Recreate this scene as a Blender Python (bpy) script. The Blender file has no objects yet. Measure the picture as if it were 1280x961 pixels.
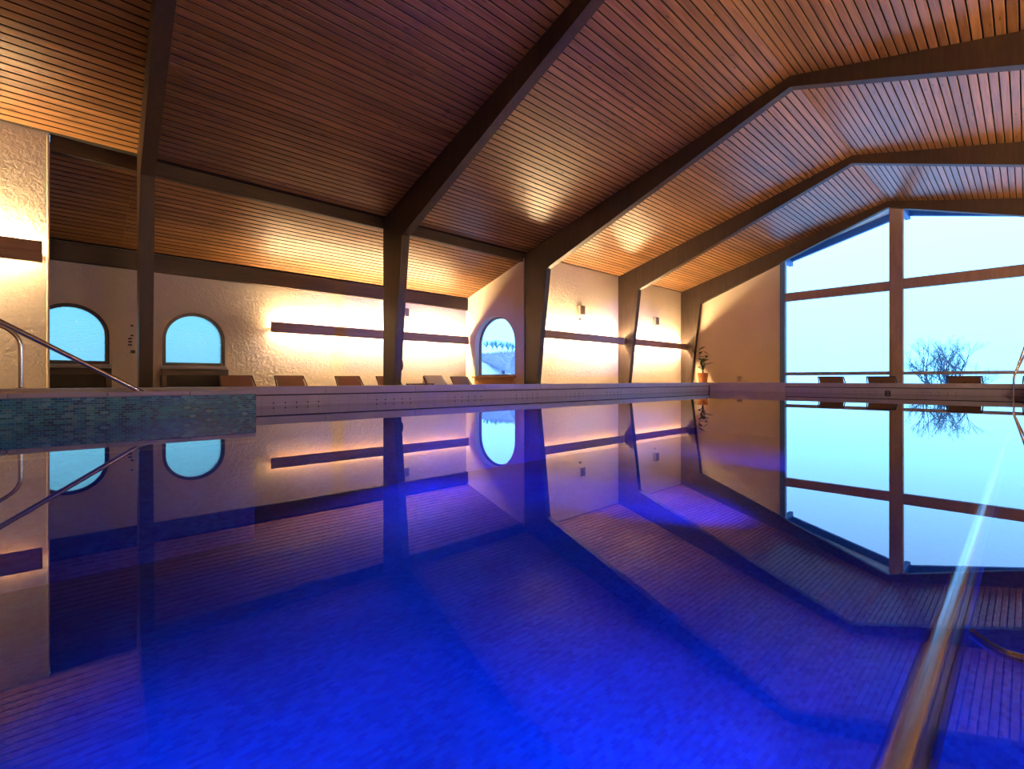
import bpy, math, random
from mathutils import Vector
random.seed(7)
C = bpy.context.scene.collection
SC = bpy.context.scene

# ------------------------------------------------------------------ camera, sky, exposure
# world axes: X runs along the hall to the glazed gable, Y across it to the lounger aisle, Z up; water level is z = 0
PSI = math.radians(46.694)
cam_d = bpy.data.cameras.new('camera')
cam_d.sensor_fit = 'HORIZONTAL'
cam_d.sensor_width = 36.0
cam_d.lens = 606.5 / 1280.0 * 36.0
cam_d.shift_y = -6.3 / 1280.0
cam_d.clip_start = 0.02
cam_d.clip_end = 500
cam = bpy.data.objects.new('camera', cam_d)
C.objects.link(cam)
cam.location = (0, 0, 0.36)
cam.rotation_euler = (math.pi / 2, 0, PSI - math.pi / 2)
SC.camera = cam

world = bpy.data.worlds.new('world')
SC.world = world
world.use_nodes = True
wn = world.node_tree
wn.nodes.clear()
w_out = wn.nodes.new('ShaderNodeOutputWorld')
w_bg = wn.nodes.new('ShaderNodeBackground')
w_tc = wn.nodes.new('ShaderNodeTexCoord')
w_sep = wn.nodes.new('ShaderNodeSeparateXYZ')
w_ramp = wn.nodes.new('ShaderNodeValToRGB')
wn.links.new(w_tc.outputs['Generated'], w_sep.inputs[0])
wn.links.new(w_sep.outputs['Z'], w_ramp.inputs[0])
wn.links.new(w_ramp.outputs[0], w_bg.inputs['Color'])
wn.links.new(w_bg.outputs[0], w_out.inputs['Surface'])
e = w_ramp.color_ramp.elements
e[0].position = 0.0
e[0].color = (0.170, 0.52, 0.98, 1)
e[1].position = 0.30
e[1].color = (0.250, 0.52, 0.98, 1)
w_bg.inputs['Strength'].default_value = 4.0

SC.view_settings.view_transform = 'Standard'
SC.view_settings.look = 'None'
SC.view_settings.exposure = 0.0
SC.view_settings.gamma = 1.0
SC.view_settings.use_curve_mapping = False
SC.cycles.use_denoising = True
SC.cycles.max_bounces = 10
SC.cycles.transparent_max_bounces = 16
SC.cycles.transmission_bounces = 8
SC.cycles.sample_clamp_indirect = 6.0
SC.cycles.caustics_reflective = False
SC.cycles.caustics_refractive = False

TUBE_POWER = 760.0        # radiance of the warm tubes behind the wall boards
FILL_GLOBE_POWER = 230.0      # radiance of the added opal fill globes, out of view
WATER_DENSITY = 0.36      # absorption of the pool water per metre
POOL_LAMP = 168.0         # watts of each blue underwater lamp

# ------------------------------------------------------------------ layout (metres)
X_BACK, X_GABLE = -3.4, 18.62
FRAME_X = [0.935, 5.22, 9.57, 14.05, 18.44]
FRAME_T = 0.17
Y_POST, Y_RIDGE = 9.65, 2.90
Y_WALL = 9.60                      # wall line between the posts beyond the aisle
Y_AISLE = 12.01                    # wall with the arched windows
X_END = 9.35                       # end wall of the aisle
Z_RIDGE = 5.786
M_L, M_R = 0.285, 0.24             # roof slopes
DECK = -0.30
RIM = 0.262
Y_POOL_L, Y_POOL_R = 7.108, -0.05
X_POOL_N, X_POOL_F = -0.90, 15.57
Y_RIGHT = -3.90
POOL_FLOOR = -1.35
FX_NICHE = 9.60
def zl(y): return Z_RIDGE - M_L * (y - Y_RIDGE)
def zr(y): return Z_RIDGE - M_R * (Y_RIDGE - y)

# ------------------------------------------------------------------ helpers
class MB:
    def __init__(s): s.v = []; s.f = []; s.col = []
    def add(s, vs, fs):
        n = len(s.v); s.v += [tuple(v) for v in vs]; s.f += [tuple(i + n for i in f) for f in fs]
    def box(s, x0, x1, y0, y1, z0, z1):
        s.add([(x0, y0, z0), (x1, y0, z0), (x1, y1, z0), (x0, y1, z0), (x0, y0, z1), (x1, y0, z1), (x1, y1, z1), (x0, y1, z1)],
              [(0, 3, 2, 1), (4, 5, 6, 7), (0, 1, 5, 4), (1, 2, 6, 5), (2, 3, 7, 6), (3, 0, 4, 7)])
        return s
    def bbox(s, x0, x1, y0, y1, z0, z1, b):
        """box with all twelve edges chamfered by b"""
        X, Y, Z = (x0, x1), (y0, y1), (z0, z1)
        vs = []
        for i in (0, 1):
            for j in (0, 1):
                for k in (0, 1):
                    sx, sy, sz = b * (1 - 2 * i), b * (1 - 2 * j), b * (1 - 2 * k)
                    vs += [(X[i], Y[j] + sy, Z[k] + sz), (X[i] + sx, Y[j], Z[k] + sz), (X[i] + sx, Y[j] + sy, Z[k])]
        I = lambda i, j, k, a: (i * 4 + j * 2 + k) * 3 + a
        fs = []
        for i in (0, 1):
            q = [I(i, 0, 0, 0), I(i, 1, 0, 0), I(i, 1, 1, 0), I(i, 0, 1, 0)]; fs.append(q if i else q[::-1])
            q = [I(0, i, 0, 1), I(1, i, 0, 1), I(1, i, 1, 1), I(0, i, 1, 1)]; fs.append(q[::-1] if i else q)
            q = [I(0, 0, i, 2), I(1, 0, i, 2), I(1, 1, i, 2), I(0, 1, i, 2)]; fs.append(q if i else q[::-1])
        for a in (0, 1):
            for b2 in (0, 1):
                fs.append((I(0, a, b2, 1), I(1, a, b2, 1), I(1, a, b2, 2), I(0, a, b2, 2)))
                fs.append((I(a, 0, b2, 0), I(a, 1, b2, 0), I(a, 1, b2, 2), I(a, 0, b2, 2)))
                fs.append((I(a, b2, 0, 0), I(a, b2, 1, 0), I(a, b2, 1, 1), I(a, b2, 0, 1)))
        for i in (0, 1):
            for j in (0, 1):
                for k in (0, 1):
                    fs.append((I(i, j, k, 0), I(i, j, k, 1), I(i, j, k, 2)))
        s.add(vs, fs); return s
    def prism_x(s, poly, x0, x1):
        """polygon of (y, z) extruded along X"""
        n = len(poly)
        s.add([(x0, y, z) for y, z in poly] + [(x1, y, z) for y, z in poly],
              [tuple(range(n))[::-1], tuple(range(n, 2 * n))] + [(i, (i + 1) % n, n + (i + 1) % n, n + i) for i in range(n)])
        return s
    def prism_y(s, poly, y0, y1):
        n = len(poly)
        s.add([(x, y0, z) for x, z in poly] + [(x, y1, z) for x, z in poly],
              [tuple(range(n)), tuple(range(n, 2 * n))[::-1]] + [(i, n + i, n + (i + 1) % n, (i + 1) % n) for i in range(n)])
        return s
    def tube(s, pts, r, n=12, caps=True):
        pts = [Vector(p) for p in pts]
        rs = r if isinstance(r, (list, tuple)) else [r] * len(pts)
        base = len(s.v)
        up = None
        for i, p in enumerate(pts):
            t = (pts[min(i + 1, len(pts) - 1)] - pts[max(i - 1, 0)]).normalized()
            if up is None:
                up = Vector((0, 0, 1)) if abs(t.z) < 0.9 else Vector((1, 0, 0))
            a = (up - t * up.dot(t)).normalized(); b = t.cross(a); up = a
            for k in range(n):
                w = 2 * math.pi * k / n
                s.v.append(tuple(p + (a * math.cos(w) + b * math.sin(w)) * rs[i]))
        for i in range(len(pts) - 1):
            for k in range(n):
                k2 = (k + 1) % n
                s.f.append((base + i * n + k, base + i * n + k2, base + (i + 1) * n + k2, base + (i + 1) * n + k))
        if caps:
            s.f.append(tuple(base + k for k in range(n))[::-1])
            s.f.append(tuple(base + (len(pts) - 1) * n + k for k in range(n)))
        return s
    def lathe(s, prof, cx, cy, n=24):
        base = len(s.v)
        for r, z in prof:
            for k in range(n):
                w = 2 * math.pi * k / n
                s.v.append((cx + r * math.cos(w), cy + r * math.sin(w), z))
        for i in range(len(prof) - 1):
            for k in range(n):
                k2 = (k + 1) % n
                s.f.append((base + i * n + k, base + i * n + k2, base + (i + 1) * n + k2, base + (i + 1) * n + k))
        s.f.append(tuple(base + k for k in range(n))[::-1])
        s.f.append(tuple(base + (len(prof) - 1) * n + k for k in range(n)))
        return s
    def mesh(s, name, mat=None, smooth=False):
        me = bpy.data.meshes.new(name)
        me.from_pydata(s.v, [], s.f)
        if mat: me.materials.append(mat)
        if smooth:
            me.polygons.foreach_set('use_smooth', [True] * len(me.polygons))
            me.set_sharp_from_angle(angle=math.radians(40))
        me.update()
        return me
    def build(s, name, mat, parent=None, smooth=False, **props):
        return link(name, s.mesh(name, mat, smooth), parent, **props)

def link(name, data, parent=None, loc=None, **props):
    o = bpy.data.objects.new(name, data)
    C.objects.link(o)
    if parent: o.parent = parent
    if loc: o.location = loc
    for k, v in props.items(): o[k] = v
    return o

def thing(name, label, cat, loc=(0, 0, 0), group=None, kind=None, rz=0):
    o = bpy.data.objects.new(name, None)
    C.objects.link(o)
    o.empty_display_size = 0.1
    o.location = loc
    o.rotation_euler.z = rz
    o['label'] = label; o['category'] = cat
    if group: o['group'] = group
    if kind: o['kind'] = kind
    return o

def copy_tree(o, parent=None):
    c = o.copy(); C.objects.link(c); c.parent = parent
    for ch in list(o.children): copy_tree(ch, c)
    return c

# ------------------------------------------------------------------ materials
def new_mat(name):
    m = bpy.data.materials.new(name); m.use_nodes = True
    nt = m.node_tree
    b = nt.nodes['Principled BSDF']
    return m, nt, b
def N(nt, t, **kw):
    n = nt.nodes.new(t)
    for k, v in kw.items():
        if k in n.inputs: n.inputs[k].default_value = v
        else: setattr(n, k, v)
    return n
def ramp(nt, stops):
    r = nt.nodes.new('ShaderNodeValToRGB')
    el = r.color_ramp.elements
    while len(el) < len(stops): el.new(0.5)
    for x, (p, c) in zip(el, stops):
        x.position = p; x.color = (*c, 1)
    return r
def plain(name, col, rough=0.5, metal=0.0, noise=0.0, nscale=8.0, bump=0.0, bscale=60.0):
    m, nt, b = new_mat(name)
    b.inputs['Base Color'].default_value = (*col, 1)
    b.inputs['Roughness'].default_value = rough
    b.inputs['Metallic'].default_value = metal
    tc = N(nt, 'ShaderNodeTexCoord')
    if noise:
        nz = N(nt, 'ShaderNodeTexNoise', Scale=nscale, Detail=5.0)
        nt.links.new(tc.outputs['Object'], nz.inputs['Vector'])
        r = ramp(nt, [(0.3, tuple(c * (1 - noise) for c in col)), (0.7, tuple(min(1, c * (1 + noise)) for c in col))])
        nt.links.new(nz.outputs['Fac'], r.inputs[0]); nt.links.new(r.outputs[0], b.inputs['Base Color'])
    if bump:
        nz = N(nt, 'ShaderNodeTexNoise', Scale=bscale, Detail=4.0)
        nt.links.new(tc.outputs['Object'], nz.inputs['Vector'])
        bp = N(nt, 'ShaderNodeBump', Strength=bump, Distance=0.01)
        nt.links.new(nz.outputs['Fac'], bp.inputs['Height']); nt.links.new(bp.outputs[0], b.inputs['Normal'])
    return m
def wood(name, lo, hi, rough, scale=(0.7, 14, 14), rnd=0.25, bump=0.15, knots=False, spec=0.5):
    m, nt, b = new_mat(name)
    tc = N(nt, 'ShaderNodeTexCoord'); oi = N(nt, 'ShaderNodeObjectInfo')
    off = N(nt, 'ShaderNodeVectorMath', operation='SCALE'); off.inputs[0].default_value = (31, 17, 23)
    nt.links.new(oi.outputs['Random'], off.inputs['Scale'])
    ad = N(nt, 'ShaderNodeVectorMath', operation='ADD')
    nt.links.new(tc.outputs['Object'], ad.inputs[0]); nt.links.new(off.outputs[0], ad.inputs[1])
    mp = N(nt, 'ShaderNodeMapping'); mp.inputs['Scale'].default_value = scale
    nt.links.new(ad.outputs[0], mp.inputs[0])
    nz = N(nt, 'ShaderNodeTexNoise', Scale=1.6, Detail=6.0, Roughness=0.62, Distortion=0.4)
    nt.links.new(mp.outputs[0], nz.inputs['Vector'])
    r = ramp(nt, [(0.30, lo), (0.68, hi)])
    nt.links.new(nz.outputs['Fac'], r.inputs[0])
    # each board has its own tone
    mr = N(nt, 'ShaderNodeMapRange'); mr.inputs['To Min'].default_value = 1 - rnd; mr.inputs['To Max'].default_value = 1 + rnd
    nt.links.new(oi.outputs['Random'], mr.inputs['Value'])
    mul = N(nt, 'ShaderNodeVectorMath', operation='SCALE')
    nt.links.new(r.outputs[0], mul.inputs[0]); nt.links.new(mr.outputs[0], mul.inputs['Scale'])
    last = mul.outputs[0]
    if knots:
        mk = N(nt, 'ShaderNodeMapping'); mk.inputs['Scale'].default_value = (2.2, 9, 9)
        nt.links.new(ad.outputs[0], mk.inputs[0])
        vo = N(nt, 'ShaderNodeTexVoronoi', Scale=1.0)
        nt.links.new(mk.outputs[0], vo.inputs['Vector'])
        kr = ramp(nt, [(0.05, (0.28, 0.24, 0.22)), (0.16, (1, 1, 1))])
        nt.links.new(vo.outputs['Distance'], kr.inputs[0])
        mx = N(nt, 'ShaderNodeVectorMath', operation='MULTIPLY')
        nt.links.new(last, mx.inputs[0]); nt.links.new(kr.outputs[0], mx.inputs[1]); last = mx.outputs[0]
    nt.links.new(last, b.inputs['Base Color'])
    b.inputs['Roughness'].default_value = rough
    b.inputs['Specular IOR Level'].default_value = spec
    if bump:
        bp = N(nt, 'ShaderNodeBump', Strength=bump, Distance=0.004)
        nt.links.new(nz.outputs['Fac'], bp.inputs['Height']); nt.links.new(bp.outputs[0], b.inputs['Normal'])
    return m
def emitter(name, col, strength):
    m, nt, b = new_mat(name)
    b.inputs['Base Color'].default_value = (0.9, 0.9, 0.9, 1)
    b.inputs['Emission Color'].default_value = (*col, 1)
    b.inputs['Emission Strength'].default_value = strength
    return m
def clear_glass(name, tint, ior=1.5):
    m = bpy.data.materials.new(name); m.use_nodes = True
    nt = m.node_tree; nt.nodes.clear()
    out = N(nt, 'ShaderNodeOutputMaterial'); mx = N(nt, 'ShaderNodeMixShader'); fr = N(nt, 'ShaderNodeFresnel', IOR=ior)
    tr = N(nt, 'ShaderNodeBsdfTransparent'); tr.inputs[0].default_value = (*tint, 1)
    gl = N(nt, 'ShaderNodeBsdfGlossy', Roughness=0.0)
    nt.links.new(fr.outputs[0], mx.inputs[0]); nt.links.new(tr.outputs[0], mx.inputs[1]); nt.links.new(gl.outputs[0], mx.inputs[2])
    nt.links.new(mx.outputs[0], out.inputs['Surface'])
    return m

MAT = {}
MAT['plank'] = wood('plank_wood', (0.155, 0.067, 0.021), (0.32, 0.153, 0.054), 0.36, rnd=0.22, knots=True)
MAT['backing'] = plain('ceiling_backing', (0.012, 0.007, 0.005), 0.9)
MAT['beam'] = wood('beam_wood', (0.013, 0.006, 0.003), (0.036, 0.017, 0.008), 0.55, scale=(9, 9, 1.0), rnd=0.1, bump=0.5)
MAT['beam_x'] = wood('beam_wood_long', (0.014, 0.006, 0.003), (0.036, 0.016, 0.008), 0.55, scale=(0.8, 10, 10), rnd=0.1, bump=0.4)
MAT['board'] = wood('lamp_board_wood', (0.24, 0.130, 0.060), (0.40, 0.23, 0.11), 0.5, scale=(0.8, 10, 10), rnd=0.05, bump=0.2)
MAT['window_timber'] = wood('window_timber', (0.23, 0.155, 0.150), (0.34, 0.240, 0.235), 0.5, scale=(6, 6, 0.8), rnd=0.05, bump=0.2)
MAT['eave_blue'] = plain('blue_eave_paint', (0.012, 0.085, 0.30), 0.5, noise=0.15)  # blue sky light on the dark timber put into the base colour
MAT['gable_rail'] = plain('gable_handrail_paint', (0.30, 0.27, 0.40), 0.4)
MAT['jamb_blue'] = plain('blue_jamb_paint', (0.06, 0.14, 0.33), 0.4)  # blue daylight falling on this jamb put into its colour
MAT['dark_frame'] = plain('dark_window_frame', (0.022, 0.014, 0.014), 0.4)
MAT['radiator'] = plain('radiator_brown', (0.050, 0.026, 0.016), 0.5, noise=0.1)
MAT['steel'] = plain('polished_steel', (0.72, 0.70, 0.70), 0.16, 1.0)
MAT['rail_steel'] = plain('submerged_steel', (0.92, 0.88, 0.86), 0.22, 1.0)
MAT['tube'] = emitter('warm_tube', (1.0, 0.68, 0.34), TUBE_POWER)
MAT['globe'] = emitter('opal_globe', (1.0, 0.70, 0.38), FILL_GLOBE_POWER)
MAT['floor'] = plain('deck_tile', (0.30, 0.22, 0.17), 0.5, noise=0.15)
MAT['speaker'] = plain('speaker_grey', (0.23, 0.19, 0.16), 0.6)
MAT['black'] = plain('black_plastic', (0.012, 0.012, 0.012), 0.5)
MAT['plate'] = plain('socket_plate', (0.42, 0.38, 0.30), 0.4)
MAT['mesh_brown'] = plain('lounger_fabric', (0.25, 0.135, 0.090), 0.75, noise=0.12, nscale=40, bump=0.3, bscale=300)
MAT['frame_brown'] = plain('lounger_frame', (0.035, 0.020, 0.018), 0.45)
MAT['towel'] = plain('towel_cream', (0.78, 0.70, 0.56), 0.95, bump=0.5, bscale=200)
MAT['bag'] = plain('dark_red_cloth', (0.09, 0.022, 0.012), 0.9, bump=0.4, bscale=80)
MAT['pot'] = plain('terracotta', (0.42, 0.16, 0.06), 0.6, noise=0.15)
MAT['soil'] = plain('soil', (0.03, 0.02, 0.012), 0.95)
MAT['leaf'] = plain('leaf_green', (0.035, 0.085, 0.022), 0.45, noise=0.4, nscale=20)
MAT['stem'] = plain('plant_stem', (0.06, 0.05, 0.02), 0.7)
MAT['sill_wood'] = wood('sill_wood', (0.34, 0.17, 0.06), (0.52, 0.28, 0.11), 0.45, scale=(9, 0.8, 9), rnd=0.05, bump=0.1)
MAT['white_sill'] = plain('white_sill', (0.55, 0.46, 0.42), 0.5)
MAT['lip'] = plain('rim_coping_stone', (0.40, 0.37, 0.43), 0.42, noise=0.08, nscale=3)
MAT['band'] = plain('rim_band_tile', (0.38, 0.36, 0.44), 0.30, noise=0.06, nscale=4)
MAT['grout'] = plain('grout', (0.22, 0.20, 0.20), 0.8)
MAT['slot'] = plain('slot_black', (0.01, 0.01, 0.012), 0.8)
MAT['platform_top'] = plain('platform_stone', (0.48, 0.38, 0.28), 0.55, noise=0.08)
MAT['glass'] = clear_glass('window_glass', (0.93, 0.98, 1.0), 1.4)
MAT['lens'] = emitter('pool_lamp_lens', (0.02, 0.30, 1.0), 14.0)
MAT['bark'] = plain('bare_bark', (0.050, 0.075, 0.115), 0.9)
MAT['frost'] = plain('frosted_twig', (0.36, 0.36, 0.52), 0.9)
MAT['far_tree'] = plain('far_frosted_tree', (0.10, 0.26, 0.34), 0.9)  # cyan-blue haze of the distance put into the colour
MAT['snow'] = plain('snow', (0.80, 0.86, 0.92), 0.8, noise=0.05, bump=0.2, bscale=3)

def stucco(name, col, strength, scale):
    m, nt, b = new_mat(name)
    b.inputs['Roughness'].default_value = 0.85
    tc = N(nt, 'ShaderNodeTexCoord')
    n1 = N(nt, 'ShaderNodeTexNoise', Scale=scale, Detail=5.0, Roughness=0.6, Distortion=0.6)
    n2 = N(nt, 'ShaderNodeTexNoise', Scale=1.1, Detail=3.0)
    nt.links.new(tc.outputs['Object'], n1.inputs['Vector']); nt.links.new(tc.outputs['Object'], n2.inputs['Vector'])
    r = ramp(nt, [(0.3, tuple(c * 0.93 for c in col)), (0.7, col)])
    nt.links.new(n2.outputs['Fac'], r.inputs[0]); nt.links.new(r.outputs[0], b.inputs['Base Color'])
    bp = N(nt, 'ShaderNodeBump', Strength=strength, Distance=0.03)
    nt.links.new(n1.outputs['Fac'], bp.inputs['Height']); nt.links.new(bp.outputs[0], b.inputs['Normal'])
    return m
MAT['stucco'] = stucco('cream_stucco', (0.74, 0.64, 0.52), 0.55, 14.0)
MAT['stucco_fine'] = stucco('cream_plaster', (0.74, 0.62, 0.46), 0.25, 9.0)

def frosted(name):
    m = bpy.data.materials.new(name); m.use_nodes = True
    nt = m.node_tree; nt.nodes.clear()
    out = N(nt, 'ShaderNodeOutputMaterial')
    rf = N(nt, 'ShaderNodeBsdfRefraction', Roughness=0.22, IOR=1.35); rf.inputs['Color'].default_value = (0.30, 0.46, 0.34, 1)
    tl = N(nt, 'ShaderNodeBsdfTranslucent'); tl.inputs['Color'].default_value = (0.34, 0.32, 0.30, 1)
    gl = N(nt, 'ShaderNodeBsdfGlossy', Roughness=0.15)
    tc = N(nt, 'ShaderNodeTexCoord')
    nz = N(nt, 'ShaderNodeTexNoise', Scale=38.0, Detail=2.0)
    nt.links.new(tc.outputs['Object'], nz.inputs['Vector'])
    bp = N(nt, 'ShaderNodeBump', Strength=0.7, Distance=0.02)
    nt.links.new(nz.outputs['Fac'], bp.inputs['Height'])
    for s_ in (rf, gl): nt.links.new(bp.outputs[0], s_.inputs['Normal'])
    m1 = N(nt, 'ShaderNodeMixShader'); m1.inputs[0].default_value = 0.25
    nt.links.new(rf.outputs[0], m1.inputs[1]); nt.links.new(tl.outputs[0], m1.inputs[2])
    m2 = N(nt, 'ShaderNodeMixShader'); m2.inputs[0].default_value = 0.05
    nt.links.new(m1.outputs[0], m2.inputs[1]); nt.links.new(gl.outputs[0], m2.inputs[2])
    nt.links.new(m2.outputs[0], out.inputs['Surface'])
    return m
MAT['frosted'] = frosted('rippled_glass')

def mosaic_mat(name, cols, scale, rough=0.3):
    """small brick mosaic for the basin below water"""
    m, nt, b = new_mat(name)
    tc = N(nt, 'ShaderNodeTexCoord')
    geo = N(nt, 'ShaderNodeNewGeometry')
    # pick the plane of the surface: floor uses x,y; walls use x+y,z
    sp = N(nt, 'ShaderNodeSeparateXYZ'); nt.links.new(tc.outputs['Object'], sp.inputs[0])
    sn = N(nt, 'ShaderNodeSeparateXYZ'); nt.links.new(geo.outputs['True Normal'], sn.inputs[0])
    ab = N(nt, 'ShaderNodeMath', operation='ABSOLUTE'); nt.links.new(sn.outputs['Z'], ab.inputs[0])
    gt = N(nt, 'ShaderNodeMath', operation='GREATER_THAN'); gt.inputs[1].default_value = 0.5; nt.links.new(ab.outputs[0], gt.inputs[0])
    c1 = N(nt, 'ShaderNodeCombineXYZ'); nt.links.new(sp.outputs['X'], c1.inputs['X']); nt.links.new(sp.outputs['Y'], c1.inputs['Y'])
    su = N(nt, 'ShaderNodeMath', operation='ADD'); nt.links.new(sp.outputs['X'], su.inputs[0]); nt.links.new(sp.outputs['Y'], su.inputs[1])
    c2 = N(nt, 'ShaderNodeCombineXYZ'); nt.links.new(su.outputs[0], c2.inputs['X']); nt.links.new(sp.outputs['Z'], c2.inputs['Y'])
    mv = N(nt, 'ShaderNodeMix', data_type='VECTOR')
    nt.links.new(gt.outputs[0], mv.inputs['Factor'])
    nt.links.new(c2.outputs[0], mv.inputs[4]); nt.links.new(c1.outputs[0], mv.inputs[5])
    br = N(nt, 'ShaderNodeTexBrick', Scale=scale)
    br.inputs['Brick Width'].default_value = 0.5; br.inputs['Row Height'].default_value = 0.25
    br.inputs['Mortar Size'].default_value = 0.018; br.inputs['Mortar Smooth'].default_value = 0.3
    br.inputs['Color1'].default_value = (*cols[0], 1); br.inputs['Color2'].default_value = (*cols[1], 1); br.inputs['Mortar'].default_value = (*cols[2], 1)
    nt.links.new(mv.outputs[1], br.inputs['Vector'])
    nz = N(nt, 'ShaderNodeTexNoise', Scale=0.9, Detail=6.0, Roughness=0.7); nt.links.new(mv.outputs[1], nz.inputs['Vector'])
    mr = N(nt, 'ShaderNodeMapRange'); mr.inputs['From Min'].default_value = 0.3; mr.inputs['From Max'].default_value = 0.7
    mr.inputs['To Min'].default_value = 0.72; mr.inputs['To Max'].default_value = 1.25
    nt.links.new(nz.outputs['Fac'], mr.inputs['Value'])
    mu = N(nt, 'ShaderNodeVectorMath', operation='SCALE'); nt.links.new(br.outputs['Color'], mu.inputs[0]); nt.links.new(mr.outputs[0], mu.inputs['Scale'])
    nt.links.new(mu.outputs[0], b.inputs['Base Color'])
    b.inputs['Roughness'].default_value = rough
    return m
MAT['basin'] = mosaic_mat('basin_mosaic', ((0.02, 0.10, 0.42), (0.04, 0.20, 0.58), (0.05, 0.16, 0.45)), 10.0, rough=0.7)

def mosaic_piece_mat():
    m, nt, b = new_mat('loose_mosaic_tile')
    at = N(nt, 'ShaderNodeAttribute', attribute_name='tile_col')
    nt.links.new(at.outputs['Color'], b.inputs['Base Color'])
    b.inputs['Roughness'].default_value = 0.22
    return m
MAT['mosaic'] = mosaic_piece_mat()

def water_mat():
    m = bpy.data.materials.new('pool_water_surface'); m.use_nodes = True
    nt = m.node_tree; nt.nodes.clear()
    out = N(nt, 'ShaderNodeOutputMaterial'); mx = N(nt, 'ShaderNodeMixShader'); fr = N(nt, 'ShaderNodeFresnel', IOR=1.48)
    tr = N(nt, 'ShaderNodeBsdfTransparent'); tr.inputs[0].default_value = (0.85, 0.95, 1.0, 1)
    gl = N(nt, 'ShaderNodeBsdfGlossy', Roughness=0.0)
    tc = N(nt, 'ShaderNodeTexCoord')
    nz = N(nt, 'ShaderNodeTexNoise', Scale=1.3, Detail=2.0); nt.links.new(tc.outputs['Object'], nz.inputs['Vector'])
    bp = N(nt, 'ShaderNodeBump', Strength=0.006, Distance=0.01)
    nt.links.new(nz.outputs['Fac'], bp.inputs['Height']); nt.links.new(bp.outputs[0], gl.inputs['Normal'])
    # the surface does not bend rays, so it reflects the same share of light from both sides
    geo = N(nt, 'ShaderNodeNewGeometry'); ior = N(nt, 'ShaderNodeMapRange')
    ior.inputs['To Min'].default_value = 1.48; ior.inputs['To Max'].default_value = 1 / 1.48
    nt.links.new(geo.outputs['Backfacing'], ior.inputs['Value']); nt.links.new(ior.outputs[0], fr.inputs['IOR'])
    gain = N(nt, 'ShaderNodeMath', operation='MULTIPLY', use_clamp=True); gain.inputs[1].default_value = 1.3
    nt.links.new(fr.outputs[0], gain.inputs[0]); nt.links.new(gain.outputs[0], mx.inputs[0])
    nt.links.new(tr.outputs[0], mx.inputs[1]); nt.links.new(gl.outputs[0], mx.inputs[2])
    nt.links.new(mx.outputs[0], out.inputs['Surface'])
    va = N(nt, 'ShaderNodeVolumeAbsorption', Density=WATER_DENSITY); va.inputs['Color'].default_value = (0.0, 0.30, 0.62, 1)
    nt.links.new(va.outputs[0], out.inputs['Volume'])
    return m
MAT['water'] = water_mat()

# ------------------------------------------------------------------ floor, basin, water
ST = dict(kind='structure')
fb = MB()
RW = 0.35                                                  # width of the raised rim
fb.box(X_BACK, X_GABLE + 0.2, Y_POOL_L + RW, Y_AISLE, DECK - 0.1, DECK)
fb.box(X_BACK, X_GABLE + 0.2, Y_RIGHT, Y_POOL_R - RW, DECK - 0.1, DECK)
fb.box(X_BACK, X_POOL_N - RW, Y_POOL_R - RW, Y_POOL_L + RW, DECK - 0.1, DECK)
fb.box(X_POOL_F + RW, X_GABLE + 0.2, Y_POOL_R - RW, Y_POOL_L + RW, DECK - 0.1, DECK)
fb.build('floor', MAT['floor'], label='brown tiled deck around the raised pool, lower than its rim', **ST)

pb = MB()
x0, x1, y0, y1 = X_POOL_N, X_POOL_F, Y_POOL_R, Y_POOL_L
pb.add([(x0, y0, POOL_FLOOR), (x1, y0, POOL_FLOOR), (x1, y1, POOL_FLOOR), (x0, y1, POOL_FLOOR),
        (x0, y0, -0.02), (x1, y0, -0.02), (x1, y1, -0.02), (x0, y1, -0.02)],
       [(0, 1, 2, 3), (0, 4, 5, 1), (1, 5, 6, 2), (2, 6, 7, 3), (3, 7, 4, 0)])
pb.build('pool_basin', MAT['basin'], label='deep blue mosaic basin under the pool water', **ST)

wb = MB()
wb.box(x0 - 0.03, x1 + 0.03, y0 - 0.03, y1 + 0.03, POOL_FLOOR - 0.1, 0.0)
wb.build('water', MAT['water'], label='still pool water mirroring the timber roof and windows', **ST)

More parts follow.
